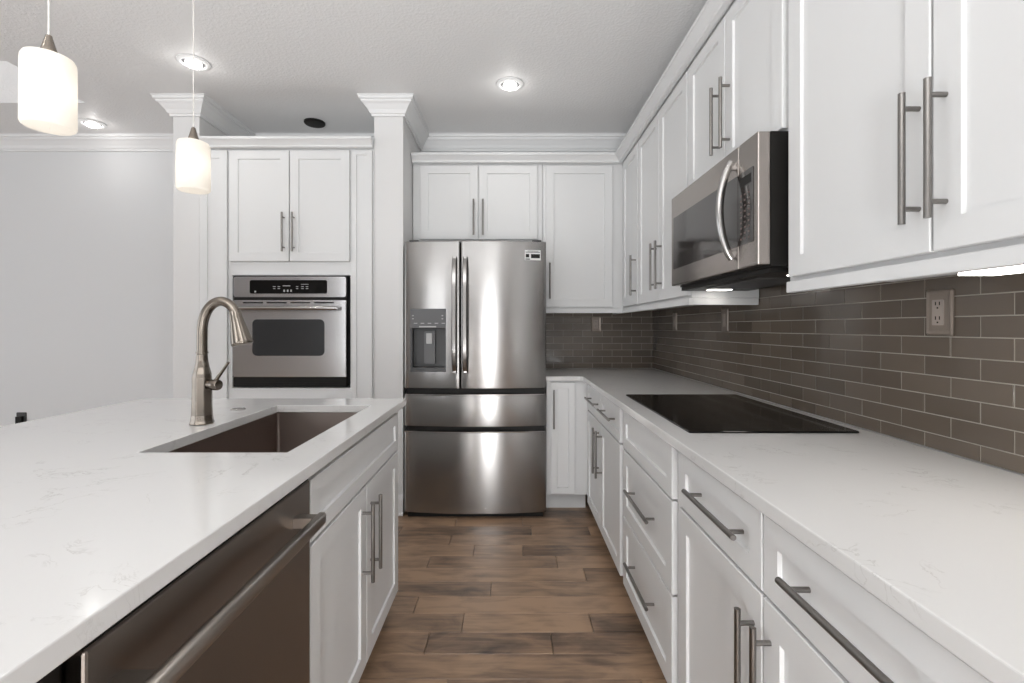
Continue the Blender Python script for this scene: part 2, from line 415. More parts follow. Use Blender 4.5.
struct('baseboard_back', bm, M['trimw'])

# ------------------------------------------------------------------ backsplash tiles
def tiles(name, L_, z0, z1, place, phase, label, seed):
    """place(u, v, d): u along the wall, v height, d outwards"""
    rnd = random.Random(seed)
    bm = B(); tl_ = bm.faces.layers.float.new('tone')
    PZ, PU, gr = 0.0518, 0.1545, 0.0030
    r0 = math.floor((z0-1.2146)/PZ)
    for r_ in range(r0, 40):
        za, zb = 1.2146+r_*PZ, 1.2146+(r_+1)*PZ
        if za >= z1: break
        za, zb = max(za, z0), min(zb, z1)
        if zb-za < 0.006: continue
        off = phase+(PU/2 if (r_ % 2) == 0 else 0)
        k = math.floor((0-off)/PU)
        while off+k*PU < L_:
            ua, ub = max(off+k*PU, 0), min(off+(k+1)*PU, L_)
            k += 1
            if ub-ua < 0.006: continue
            a, b_, c, d = ua+gr/2, ub-gr/2, za+gr/2, zb-gr/2
            w1, w2 = (rnd.random()-.5)*0.0006, (rnd.random()-.5)*0.0006
            tone = rnd.random()
            D = 0.0066; e_ = 0.0006
            nf = len(bm.faces)
            def q(u, v_, dd): return place(u, v_, dd)
            ring_loft(bm, [[q(a, c, 0.002), q(b_, c, 0.002), q(b_, d, 0.002), q(a, d, 0.002)],
                           [q(a, c, D-e_), q(b_, c, D-e_), q(b_, d, D-e_), q(a, d, D-e_)],
                           [q(a+e_, c+e_, D+w1), q(b_-e_, c+e_, D-w1+w2), q(b_-e_, d-e_, D+w2), q(a+e_, d-e_, D+w2*0)]])
            bm.faces.ensure_lookup_table()
            for f in bm.faces[nf:]: f[tl_] = tone
    t_ = thing(name, label, 'backsplash')
    obj('tile_field', bm, M['tile'], t_)
    bm = B()
    q0 = [place(0, z0, 0.0005), place(L_, z0, 0.0005), place(L_, z1, 0.0005), place(0, z1, 0.0005)]
    q1 = [place(0, z0, 0.0050), place(L_, z0, 0.0050), place(L_, z1, 0.0050), place(0, z1, 0.0050)]
    ring_loft(bm, [q0, q1]); obj('grout', bm, M['grout'], t_)
    return t_
# right wall: u runs toward the camera from the corner
U0 = BY-0.008
tiles('backsplash', U0+0.3, 0.9155, 1.413, lambda u, v_, d: Vector((WX-d, U0-u, v_)), (U0-1.2244) % 0.1545, 'taupe glass subway tile on the long right wall behind the cooktop', 3)
tiles('backsplash', 0.9, 0.9155, 1.413, lambda u, v_, d: Vector((WX-0.9+u, BY-d, v_)), 0.03, 'dark taupe glass tile on the short back wall beside the refrigerator', 5)

# ------------------------------------------------------------------ cabinet builder
def pull(parent, kind, a, z, length, y0):
    """bar pull; kind v: a = x, z = centre height; kind h: a = centre x"""
    bm = B(); r_ = 0.0064; st = 0.034; yb = y0-st
    h2 = length/2; pp = h2-0.03
    if kind == 'v':
        tube(bm, [(a, yb, z-h2), (a, yb, z+h2)], r_, 14)
        for s in (-1, 1): tube(bm, [(a, yb+r_*0.6, z+s*pp), (a, y0+.001, z+s*pp)], 0.005, 10)
    else:
        tube(bm, [(a-h2, yb, z), (a+h2, yb, z)], r_, 14)
        for s in (-1, 1): tube(bm, [(a+s*pp, yb+r_*0.6, z), (a+s*pp, y0+.001, z)], 0.005, 10)
    return obj('handle', bm, M['nickel'], parent, smooth=True)
def fronts(t_, items):
    for it in items:
        kind, x0, x1, z0, z1 = it[:5]; hd = it[5] if len(it) > 5 else None; s = it[6] if len(it) > 6 else 0.057
        bm = B(); shaker(bm, x0, x1, z0, z1, s=s)
        o = obj(kind, bm, M['cab'], t_)
        if hd: pull(o, hd[0], hd[1], hd[2], hd[3], -0.02)
def cabinet(label, loc, rotz, W, D, z0, z1, items, toe=None, hollow=False, name='base_cabinet', cat='cabinet', bottom=True, back_toe=0.07):
    t_ = thing(name, label, cat, loc, rotz)
    bm = B(); g_ = 0.0007
    zb = z0 if toe is None else toe
    if hollow:
        box(bm, g_, 0.019, 0, D, zb, z1); box(bm, W-.019, W-g_, 0, D, zb, z1)
        box(bm, .019, W-.019, 0, D, zb, zb+.019); box(bm, .019, W-.019, D-.012, D, zb+.019, z1)
        box(bm, .019, W-.019, 0, .019, z1-.04, z1); box(bm, .019, W-.019, 0, .019, 0.68, 0.735); box(bm, W/2-.03, W/2+.03, 0, .019, zb+.019, .68)
    else: box(bm, g_, W-g_, 0, D, zb, z1)
    obj('body', bm, M['cab'], t_, bevel=.001)
    fronts(t_, items)
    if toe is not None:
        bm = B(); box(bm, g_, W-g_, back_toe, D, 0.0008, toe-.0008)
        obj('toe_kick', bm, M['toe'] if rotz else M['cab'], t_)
    return t_
HV = 0.256; HH = 0.285
TOP = 0.8835
# --- right run of base cabinets (fronts face -X). local x = y_far - world y
FXR = 0.52
def rl(yf): return lambda y_: yf-y_
YA = BY-0.012
q = rl(YA)
cabinet('white corner base cabinet with two small drawers over paired doors, far end of right run', (FXR, YA, 0), -PI/2, YA-2.147, WX-FXR-.002, 0, TOP, [
    ('drawer', q(3.09), q(2.648), .712, .872, ('h', q(2.83), .80, HH), .045), ('drawer', q(2.642), q(2.175), .712, .872, ('h', q(2.40), .80, HH), .045),
    ('door', q(3.09), q(2.648), .108, .703, ('v', q(2.69), .545, HV)), ('door', q(2.642), q(2.175), .108, .703, ('v', q(2.60), .545, HV))], toe=.10)
YB = 2.145; q = rl(YB)
cabinet('white drawer base with two pulls and a plain top front, under the black cooktop', (FXR, YB, 0), -PI/2, YB-1.442, WX-FXR-.002, 0, TOP, [
    ('drawer_front', q(2.115), q(1.478), .708, .872, None, .05), ('drawer', q(2.115), q(1.478), .412, .700, ('h', q(1.79), .572, HH+.03)),
    ('drawer', q(2.115), q(1.478), .106, .404, ('h', q(1.79), .275, HH+.03))], toe=.10)
YC = 1.440; q = rl(YC)
cabinet('white base cabinet with two drawers over two doors, right foreground under the counter', (FXR, YC, 0), -PI/2, YC-.415, WX-FXR-.002, 0, TOP, [
    ('drawer', q(1.414), q(.950), .715, .872, ('h', q(1.14), .80, HH), .05), ('drawer', q(.944), q(.44), .715, .872, ('h', q(.688), .80, HH), .05),
    ('door', q(1.414), q(.950), .106, .707, ('v', q(.980), .535, HV)), ('door', q(.944), q(.44), .106, .707, ('v', q(.918), .535, HV))], toe=.10)
# --- back run narrow base cabinet
cabinet('narrow white base cabinet with one slim door, between refrigerator and corner', (0.243, 3.18, 0), 0, FXR-.243-.002, BY-3.18-.002, 0, TOP, [
    ('door', .028, .187, .136, .874, ('v', .045, .70, HV), .04)], toe=.125, back_toe=.10)

# --- upper cabinets, right run
UX = 0.82; UD = WX-UX-.010
UZ0, UZ1 = 1.372, 2.405
def upper(label, yf, yn, items, z0=UZ0, rail=True, ret=False):
    t_ = cabinet(label, (UX, yf, 0), -PI/2, yf-yn, UD, z0, 2.44, items, name='wall_cabinet')
    if rail:
        bm = B(); W = yf-yn
        box(bm, .001, W-.001, -.012, .010, 1.340, z0-.0005)
        if ret: box(bm, W-.020, W-.001, .0101, UD-.001, 1.340, z0-.0005)
        obj('light_rail', bm, M['cab'], t_, bevel=.002)
    return t_
HU = 1.5685
q = rl(1.3995)
upper('large white wall cabinet with two tall doors, nearest on the right beside the microwave', 1.3995, .43, [
    ('door', q(1.375), q(.911), 1.383, UZ1-.005, ('v', q(.935), HU, HV)), ('door', q(.905), q(.445), 1.383, UZ1-.005, ('v', q(.877), HU, HV))])
q = rl(2.1565)
upper('short white wall cabinet with two doors directly above the microwave', 2.1565, 1.4005, [
    ('door', q(2.148), q(1.783), 1.826, UZ1-.005, ('v', q(1.822), 2.022, HV)), ('door', q(1.777), q(1.405), 1.826, UZ1-.005, ('v', q(1.742), 2.022, HV))], z0=1.8185, rail=False)
q = rl(2.995)
upper('white wall cabinet with two tall doors between the microwave and the corner door', 2.995, 2.1575, [
    ('door', q(2.985), q(2.573), 1.383, UZ1-.005, ('v', q(2.612), HU, HV)), ('door', q(2.567), q(2.165), 1.383, UZ1-.005, ('v', q(2.525), HU, HV))], ret=True)
q = rl(BY-.012)
upper('white single door wall cabinet in the corner of the right run', BY-.012, 2.996, [
    ('door', q(3.395), q(3.005), 1.383, UZ1-.005, ('v', q(3.04), HU, HV))])
# --- upper cabinets, back run
UYB = 3.45
t_ = cabinet('wide white wall cabinet with two doors above the refrigerator', (-.700, UYB, 0), 0, .935, BY-UYB-.010, 1.86, 2.44, [
    ('door', .054, .470, 1.869, UZ1-.005, ('v', .440, 2.022, HV)), ('door', .478, .898, 1.869, UZ1-.005, ('v', .506, 2.022, HV))], name='wall_cabinet')
t_ = cabinet('white wall cabinet with one tall door to the right of the refrigerator', (.236, UYB, 0), 0, UX-.236-.001, BY-UYB-.010, UZ0, 2.44, [
    ('door', .022, .500, 1.383, UZ1-.005, ('v', .048, HU, HV))], name='wall_cabinet')
bm = B(); box(bm, .001, UX-.237-.001, -.012, .010, 1.340, UZ0-.0005); obj('light_rail', bm, M['cab'], t_, bevel=.002)

# cabinet crown
CC = [(0, 0), (0, -.062), (.006, -.062), (.022, -.056), (.024, -.046), (.034, -.034), (.048, -.020), (.054, -.016), (.054, 0)]
def crown(path, label):
    bm = B(); sweep(bm, path, CC, 2.472)
    o = obj('cabinet_crown_moulding', bm, M['cab']); tag(o, label, 'moulding')
crown([(-.7, UYB-.0225), (UX-.0225, UYB-.0225), (UX-.0225, .43)], 'white crown moulding wrapping the top of the refrigerator wall and right wall cabinets')
crown([(LX1+.002, 3.160-.0225), (SX0-.002, 3.160-.0225)], 'white crown moulding along the top of the tall oven cabinet')

# --- tall oven cabinet
OX0, OX1 = LX1+.002, SX0-.002
OW = OX1-OX0; OYF = 3.160; OD = BY-OYF-.002
t_ = thing('oven_cabinet', 'tall white built-in cabinet holding the wall oven, two doors above it', 'cabinet', (OX0, OYF, 0))
bm = B()
ox = lambda X: X-OX0
box(bm, 0, ox(-1.835), 0, OD, .001, 2.44); box(bm, ox(-1.055), OW, 0, OD, .001, 2.44)
box(bm, ox(-1.835), ox(-1.055), 0, OD, .001, .838); box(bm, ox(-1.835), ox(-1.055), 0, OD, 1.582, 2.44)
obj('body', bm, M['cab'], t_)
fronts(t_, [('door', ox(-1.846), ox(-1.453), 1.672, 2.402, ('v', ox(-1.484), 1.86, HV)), ('door', ox(-1.447), ox(-1.055), 1.672, 2.402, ('v', ox(-1.418), 1.86, HV)),
    ('filler_panel', .008, ox(-1.86), .14, 2.402, None, .05), ('filler_panel', ox(-1.04), OW-.008, .14, 2.402, None, .03)])

# ------------------------------------------------------------------ wall oven
t_ = thing('wall_oven', 'stainless steel built-in wall oven with dark window and black control panel', 'oven', (-1.446, 3.158, 0))
HW = .3755
bm = B(); box(bm, -.37, .37, .004, .50, .85, 1.574); obj('body', bm, M['dark'], t_)
bm = B(); rslab(bm, -HW, HW, 1.432, 1.576, -.016, .003, .012); obj('control_panel_frame', bm, M['black'], t_)
bm = B(); rslab(bm, -HW+.006, HW-.006, 1.436, 1.571, -.020, -.0162, .014); cp = obj('control_panel', bm, M['steel_oven'], t_, bevel=.001)
bm = B(); rslab(bm, -.262, .245, 1.459, 1.548, -.0225, -.0202, .012); dp = obj('display', bm, M['blackglass'], cp)
bm = B()
for (xx, zz, ww, hh) in [(-.10, 1.505, .018, .004), (-.10, 1.492, .014, .003), (-.07, 1.505, .016, .004), (-.07, 1.492, .016, .004), (-.02, 1.510, .05, .005), (-.035, 1.478, .01, .014), (-.012, 1.478, .01, .014), (.01, 1.478, .01, .014),
                         (.05, 1.505, .014, .004), (.05, 1.492, .014, .004), (.085, 1.505, .016, .004), (.085, 1.492, .016, .004), (.115, 1.505, .016, .004), (.115, 1.492, .016, .004), (.1, 1.52, .05, .003), (-.225, 1.472, .01, .01)]:
    box(bm, xx-ww/2, xx+ww/2, -.0231, -.0226, zz-hh/2, zz+hh/2)
obj('button_marks', bm, M['ltgrey'], dp)
bm = B(); box(bm, -HW+.004, HW-.004, -.012, .003, .846, 1.431); obj('door_recess', bm, M['black'], t_)
bm = B(); rslab(bm, -HW+.002, HW-.002, .912, 1.416, -.032, -.0122, .004); dr = obj('door', bm, M['steel_oven'], t_, bevel=.003)
bm = B()
for k in range(4): box(bm, -.30+k*.155, -.30+k*.155+.13, -.0328, -.0322, 1.395, 1.403)
obj('vent_slot', bm, M['black'], dr)
bm = B(); rslab(bm, -.238, .232, 1.052, 1.290, -.0345, -.0323, .03); obj('window', bm, M['ovenglass'], dr)
bm = B(); tube(bm, [(-.33, -.070, 1.362), (-.2, -.076, 1.362), (.2, -.076, 1.362), (.33, -.070, 1.362)], .0125, 14)
for s in (-1, 1): tube(bm, [(s*.30, -.068, 1.362), (s*.30, -.0315, 1.362)], .010, 10)
obj('handle', bm, M['steel_hi'], dr, smooth=True)
bm = B(); box(bm, -.370, .370, -.018, -.0122, .848, .905)
for k in range(3): box(bm, -.36, .36, -.021, -.0181, .853+k*.016, .861+k*.016)
obj('bottom_vent', bm, M['black'], t_)

# ------------------------------------------------------------------ refrigerator
FYF = 3.084
t_ = thing('refrigerator', 'stainless steel four-door refrigerator with ice and water dispenser', 'refrigerator', (-.226, 3.13, 0))
FW = .461
bm = B(); box(bm, -FW+.004, FW-.004, .045, .62, .02, 1.775); obj('body', bm, M['dark'], t_, bevel=.003)
def bow(x): return -0.060+0.038*(x/FW)**2
def slab(x0, x1, z0, z1, hole=None, mt='steel', lip=0.0, name='door'):
    xs = [x0, x0+.0015, x0+.005, x0+.010]+[x0+.010+(x1-x0-.020)*k/14 for k in range(1, 14)]+[x1-.010, x1-.005, x1-.0015, x1]
    zs = [z0, z0+.003, z0+.008, z1-.010, z1-.004, z1]
    if hole:
        xs = sorted([x for x in xs if min(abs(x-hole[0]), abs(x-hole[1])) > .012]+[hole[0], hole[1]])
        zs = sorted(zs+[hole[2], hole[3]])
    def fy(x, z):
        y_ = bow(x)
        d = min(x-x0, x1-x); y_ += .008*(1-math.sqrt(max(0, 1-(1-min(1, d/.010))**2)))
        d = min(z-z0, z1-z); y_ += .006*(1-math.sqrt(max(0, 1-(1-min(1, d/.008))**2)))
        return y_
    bm = B(); V = {}
    for i, x in enumerate(xs):
        for j, z in enumerate(zs): V[i, j] = bm.verts.new((x, fy(x, z), z)); 
    for i in range(len(xs)-1):
        for j in range(len(zs)-1):
            if hole and xs[i] >= hole[0]-1e-6 and xs[i+1] <= hole[1]+1e-6 and zs[j] >= hole[2]-1e-6 and zs[j+1] <= hole[3]+1e-6: continue
            bm.faces.new((V[i, j], V[i+1, j], V[i+1, j+1], V[i, j+1]))
    # sides and back
    yb = .044; nb = {}
    per = [(i, 0) for i in range(len(xs))]+[(len(xs)-1, j) for j in range(1, len(zs))]+[(i, len(zs)-1) for i in range(len(xs)-2, -1, -1)]+[(0, j) for j in range(len(zs)-2, 0, -1)]
    bk = [bm.verts.new((xs[i], yb, zs[j])) for i, j in per]
    for k in range(len(per)):
        k2 = (k+1) % len(per); bm.faces.new((V[per[k]], bk[k], bk[k2], V[per[k2]]))
    bm.faces.new(bk)
    if hole:
        ii = [i for i, x in enumerate(xs) if hole[0]-1e-6 <= x <= hole[1]+1e-6]; jj = [j for j, z in enumerate(zs) if hole[2]-1e-6 <= z <= hole[3]+1e-6]
        per = [(i, jj[0]) for i in ii]+[(ii[-1], j) for j in jj[1:]]+[(i, jj[-1]) for i in ii[-2::-1]]+[(ii[0], j) for j in jj[-2:0:-1]]
        bk = [bm.verts.new((xs[i], yb-.012, zs[j])) for i, j in per]
        for k in range(len(per)):
            k2 = (k+1) % len(per); bm.faces.new((V[per[k]], V[per[k2]], bk[k2], bk[k]))
        bm.faces.new(list(reversed(bk)))
    return obj(name, bm, M[mt], t_, smooth=True)
SP = -.0935     # split of the upper doors (left door narrower in the picture)
hole = (-.418, -.186, .950, 1.358)
ld = slab(-FW, SP-.003, .842, 1.795, hole=hole)
rd = slab(SP+.003, FW, .842, 1.795)
md = slab(-FW, FW, .596, .800, name='drawer')
bd = slab(-FW, FW, .036, .560, name='freezer_drawer')
bm = B(); box(bm, -FW+.012, FW-.012, -.012, .0445, .801, .841); box(bm, -FW+.012, FW-.012, -.012, .0445, .561, .595); obj('drawer_gap', bm, M['black'], t_)
for o_, z_ in ((md, .800), (bd, .560)):    # bright pulled lip along each drawer top
    bm = B(); xs = [-FW+.004+(2*FW-.008)*k/24 for k in range(25)]
    ring_loft(bm, [[Vector((x, bow(x)-.006, z_-.002)), Vector((x, bow(x)-.0065, z_+.007)), Vector((x, bow(x)+.02, z_+.009)), Vector((x, bow(x)+.02, z_+.002))] for x in xs])
    obj('top_lip', bm, M['steel_hi'], o_)
bm = B(); box(bm, -FW+.02, FW-.02, -.005, .3, .0025, .034); obj('base_grille', bm, M['black'], t_)
for s in (-1, 1):
    bm = B(); box(bm, s*.40-.03, s*.40+.03, -.02, .05, 1.796, 1.806); obj('hinge_cover', bm, M['dark'], t_, bevel=.003)
for par, hx in ((ld, SP-.034), (rd, SP+.034)):
    bm = B(); y_ = bow(hx)
    n_ = 16; pts = []
    for k in range(n_+1):
        u = k/n_; zz = .945+.745*u; off = .052*(1-(2*u-1)**6)
        pts.append((hx, y_-.012-off*.95+.012*0, zz))
    rings = []
    for (x, yy, zz) in pts: rings.append([Vector((x-.015, yy, zz)), Vector((x-.010, yy-.010, zz)), Vector((x+.010, yy-.010, zz)), Vector((x+.015, yy, zz)), Vector((x+.008, yy+.006, zz)), Vector((x-.008, yy+.006, zz))])
    ring_loft(bm, rings)
    for zz in (.960, 1.676): box(bm, hx-.009, hx+.009, y_-.030, y_+.004, zz-.012, zz+.012)
    obj('handle', bm, M['steel_hi'], par, smooth=True)
# dispenser
dh = bow(-.30)
bm = B()
x0, x1, z0, z1 = hole
box(bm, x0+.001, x1-.001, dh-.004, dh+.03, 1.232, z1-.001); disp = obj('dispenser', bm, M['grey'], ld, bevel=.003)
bm = B()
box(bm, x0+.001, x0+.012, dh+.0, .030, z0+.001, 1.231); box(bm, x1-.012, x1-.001, dh+.0, .030, z0+.001, 1.231)
box(bm, x0+.012, x1-.012, .018, .030, z0+.03, 1.231); box(bm, x0+.012, x1-.012, dh+.0, .030, z0+.001, z0+.028)
obj('dispenser_cavity', bm, M['dark'], ld)
bm = B(); rslab(bm, -.333, -.262, 1.0, 1.215, -.020, .016, .012); obj('paddle', bm, M['grey'], ld)
bm = B(); box(bm, -.318, -.28, -.030, -.021, 1.13, 1.20); obj('water_nozzle', bm, M['ltgrey'], ld, bevel=.004)
bm = B()
for k in range(5):
    box(bm, -.395+k*.045, -.372+k*.045, dh-.0048, dh-.0042, 1.262, 1.266); 
box(bm, -.36, -.25, dh-.0048, dh-.0042, 1.238, 1.246)
for k in range(2): box(bm, -.405, -.395, dh-.0048, dh-.0042, 1.29+k*.02, 1.296+k*.02); box(bm, -.215, -.205, dh-.0048, dh-.0042, 1.29+k*.02, 1.296+k*.02)
obj('dispenser_marks', bm, M['ltgrey'], ld)
# sticker on right door
bm = B(); ys = bow(.37)-.0012
def onbow(bm, x0, x1, z0, z1, lift):
    ring_loft(bm, [[Vector((x, bow(x)-lift, z0)), Vector((x, bow(x)-lift, z1)), Vector((x, bow(x)-.0001, z1)), Vector((x, bow(x)-.0001, z0))] for x in (x0, (x0+x1)/2, x1)])
onbow(bm, .322, .425, 1.672, 1.738, .0009); st_ = obj('energy_sticker', bm, M['white'], rd)
bm = B(); onbow(bm, .362, .42, 1.686, 1.712, .0014); onbow(bm, .326, .355, 1.676, 1.682, .0014); onbow(bm, .326, .42, 1.722, 1.726, .0014); onbow(bm, .34, .41, 1.730, 1.733, .0014)
onbow(bm, .328, .35, 1.690, 1.712, .0014)
obj('sticker_print', bm, M['black'], st_)

# ------------------------------------------------------------------ counters
def slab_hole(x0, x1, y0, y1, z0, z1, hx0, hx1, hy0, hy1, r_=.012):
    bm = B()
    xs = [x0, hx0, hx1, x1]; ys = [y0, hy0, hy1, y1]
    T = {}; Bt = {}
    for i in range(4):
        for j in range(4):
            T[i, j] = bm.verts.new((xs[i], ys[j], z1)); Bt[i, j] = bm.verts.new((xs[i], ys[j], z0))
    for i in range(3):
        for j in range(3):
            if (i, j) == (1, 1): continue
            bm.faces.new((T[i, j], T[i+1, j], T[i+1, j+1], T[i, j+1])); bm.faces.new((Bt[i, j], Bt[i, j+1], Bt[i+1, j+1], Bt[i+1, j]))
    for k in range(3):
        bm.faces.new((T[k, 0], Bt[k, 0], Bt[k+1, 0], T[k+1, 0])); bm.faces.new((T[k, 3], T[k+1, 3], Bt[k+1, 3], Bt[k, 3]))
        bm.faces.new((T[0, k], T[0, k+1], Bt[0, k+1], Bt[0, k])); bm.faces.new((T[3, k], Bt[3, k], Bt[3, k+1], T[3, k+1]))
    c = [(1, 1), (2, 1), (2, 2), (1, 2)]
    for k in range(4):
        a, b_ = c[k], c[(k+1) % 4]; bm.faces.new((T[a], T[b_], Bt[b_], Bt[a]))
    return bm
SKX0, SKX1, SKY0, SKY1 = -.968, -.580, 1.242, 1.988
bm = slab_hole(-1.668, -.472, -.30, 2.178, .8845, .9145, SKX0, SKX1, SKY0, SKY1)
tag(obj('countertop', bm, M['quartz'], bevel=.0025), 'white quartz island countertop around the sink, left foreground', 'countertop')
bm = B(); prism(bm, [(.48, -.30), (WX-.009, -.30), (WX-.009, BY-.009), (.237, BY-.009), (.237, 3.145), (.462, 3.145), (.48, 3.127)], .8845, .9145)
tag(obj('countertop', bm, M['quartz'], bevel=.0025), 'white quartz L-shaped countertop under the cooktop along the right wall', 'countertop')

# cooktop
bm = B()
ring_loft(bm, [[Vector((x, y, z)) for x, y in rrect(.549+i, 1.073-i, 1.463+i, 2.270-i, .008)] for i, z in ((0, .9150), (0, .9185), (.0025, .9205))])
t_ = thing('cooktop', 'black glass electric cooktop set on the right countertop', 'cooktop', (0, 0, 0))
obj('glass_top', bm, M['blackglass'], t_)
MB = mat('burner_print', (.016, .015, .014), .25, spec=.14)
for cx, cy, r_ in ((.70, 1.66, .10), (.70, 2.07, .08), (.93, 1.66, .08), (.93, 2.07, .10)):
    bm = B()
    a = [Vector((cx+r_*math.cos(2*PI*k/48), cy+r_*math.sin(2*PI*k/48), .9207)) for k in range(48)]
    b_ = [Vector((cx+(r_-.0015)*math.cos(2*PI*k/48), cy+(r_-.0015)*math.sin(2*PI*k/48), .9207)) for k in range(48)]
    ring_loft(bm, [a, b_], cap=False); obj('burner_mark', bm, MB, t_)

# ------------------------------------------------------------------ island
IX = -.503; ID = .585
t_ = cabinet('white island sink cabinet with false drawer front over two doors', (IX, 1.1515, 0), PI/2, 2.150-1.1515, ID, 0, TOP, [
    ('drawer_front', .008, .912, .714, .868, None, .045), ('door', .008, .456, .104, .706, ('v', .415, .532, HV)), ('door', .462, .912, .104, .706, ('v', .506, .532, HV))], toe=.10, hollow=True)
cabinet('plain white island cabinet end below the near corner of the island countertop', (IX, -.28, 0), PI/2, .500+.28, ID, 0, TOP, [
    ('door', .01, .385, .104, .868, ('v', .35, .6, HV)), ('door', .39, .77, .104, .868, ('v', .42, .6, HV))], toe=.10)
bm = B(); box(bm, -1.34, IX-ID-.001, -.28, 2.150, .001, TOP)
t_ = thing('island_back_panel', 'white back panel of the island under the countertop overhang', 'panel')
obj('panel', bm, M['cab'], t_, bevel=.002)
for k in range(3):
    bm = B(); shaker(bm, .02, .78, .12, .87); o = obj('panel_frame', bm, M['cab'], t_)
    o.location = (-1.3405, 2.13-k*.80, 0); o.rotation_euler = (0, 0, -PI/2)

# dishwasher
t_ = thing('dishwasher', 'dark stainless dishwasher built into the island beside the sink cabinet', 'dishwasher', (IX, .5025, 0), PI/2)
bm = B(); box(bm, .034, .642, .004, .56, .105, .868); obj('body', bm, M['black'], t_)
bm = B(); box(bm, .002, .033, .0, .56, .105, .880); box(bm, .0335, .6475, .012, .56, .8805, .8825); obj('side_trim', bm, M['black'], t_)
bm = B(); box(bm, .036, .644, -.024, .003, .115, .8735); dd = obj('door', bm, M['dw'], t_, bevel=.004)
bm = B(); box(bm, .038, .642, -.020, .003, .874, .880); obj('control_strip', bm, M['blackglass'], dd)
bm = B()
P_ = rrect(-.009, .009, -.0135, .0135, .005, 4)
ring_loft(bm, [[Vector((xx, -.076+a*sc, .806+b_*sc)) for a, b_ in P_] for xx, sc in ((.048, .9), (.050, 1), (.583, 1), (.585, .9))])
for xx in (.062, .552): box(bm, xx, xx+.026, -.067, -.022, .795, .817)
obj('handle', bm, M['dwh'], dd, smooth=True)
bm = B(); box(bm, .034, .642, .05, .5, .001, .104); obj('toe_kick', bm, M['black'], t_)

# sink
t_ = thing('sink', 'dark undermount rectangular sink set into the island countertop', 'sink', (0, 0, 0))
a0, a1, b0, b1 = SKX0-.003, SKX1+.003, SKY0-.003, SKY1+.003
zt, zb = .8835, .665
bm = B()
def rr(i, z, r_): return [Vector((x, y, z)) for x, y in rrect(a0+i, a1-i, b0+i, b1-i, r_, 6)]
ring_loft(bm, [rr(-.010, zt-.0025, .02), rr(-.010, zt, .02), rr(0, zt, .012), rr(.002, zb+.03, .014), rr(.006, zb+.012, .018), rr(.020, zb, .02), rr(.15, zb-.004, .01)], cap=False)
bm.faces.new([v_ for v_ in bm.verts[-28:]]) if False else None
bm.verts.ensure_lookup_table(); bm.faces.new(bm.verts[-28:])
o = obj('basin', bm, M['sink'], t_, smooth=True)
sm = o.modifiers.new('solid', 'SOLIDIFY'); sm.thickness = .0015; sm.offset = -1
bm = B(); lathe(bm, [(.044, 0), (.044, .004), (.036, .005), (.030, .001), (.004, .001)], 28, (-.774, 1.615, zb-.0035)); obj('drain', bm, M['steel_hi'], t_, smooth=True)

# faucet
t_ = thing('faucet', 'brushed nickel gooseneck pull-down faucet standing behind the island sink', 'faucet', (-1.037, 1.61, .9148))
bm = B(); lathe(bm, [(.038, 0), (.038, .003), (.035, .012), (.0325, .03), (.0315, .07), (.0302, .12), (.0300, .155), (.0285, .168), (.0225, .19), (.0185, .212), (.0172, .235)], 8)
obj('body', bm, M['faucet'], t_, bevel=.004)
bm = B(); P = [(0, .2352), (0, .29), (.001, .325), (.007, .357), (.020, .385), (.040, .405), (.064, .412), (.086, .405), (.102, .391), (.110, .377)]
# smooth the path
pp = []
for i in range(len(P)-1):
    p0_, p1_, p2_, p3_ = P[max(i-1, 0)], P[i], P[i+1], P[min(i+2, len(P)-1)]
    for k in range(4):
        u = k/4
        pp.append(tuple(0.5*((2*p1_[c])+(-p0_[c]+p2_[c])*u+(2*p0_[c]-5*p1_[c]+4*p2_[c]-p3_[c])*u*u+(-p0_[c]+3*p1_[c]-3*p2_[c]+p3_[c])*u**3) for c in (0, 1)))
pp.append(P[-1])
tube(bm, [(x, 0, z) for x, z in pp], [.0158]*len(pp), 20, up=(0, 1, 0)); lathe(bm, [(.0185, .236), (.0185, .242)], 24)
obj('gooseneck', bm, M['faucet'], t_, smooth=True)
bm = B(); ax = Vector((.137-.110, 0, .264-.377)).normalized()
lathe(bm, [(.0168, 0), (.018, .004), (.0185, .02), (.022, .045), (.027, .075), (.0325, .105), (.0335, .112), (.031, .117), (.022, .117)], 60, (.1095, 0, .379), ribs=20, ribamp=.022, axis=ax)
obj('spray_head', bm, M['faucet'], t_, smooth=True)
bm = B(); lathe(bm, [(.014, 0), (.014, .022), (.0175, .024), (.0185, .030), (.0185, .044), (.016, .050), (.010, .051)], 24, (.018, -.004, .132), axis=(1, -.25, 0)); hb = obj('handle_hub', bm, M['faucet'], t_, smooth=True)
bm = B(); tube(bm, [(.054, -.012, .145), (.062, -.013, .158), (.080, -.014, .182), (.098, -.015, .208)], [.0075, .0058, .0048, .0042], 12); obj('lever', bm, M['faucet'], hb, smooth=True)
# deck button
bm = B(); lathe(bm, [(.027, 0), (.027, .003), (.024, .005), (.019, .0052), (.0185, .0038), (.002, .0038)], 32)
o = obj('sink_hole_cover', bm, M['steel_hi'], smooth=True); o.location = (-1.07, 1.88, .9148); tag(o, 'small round steel cover disc on the island beside the faucet', 'hole cover')

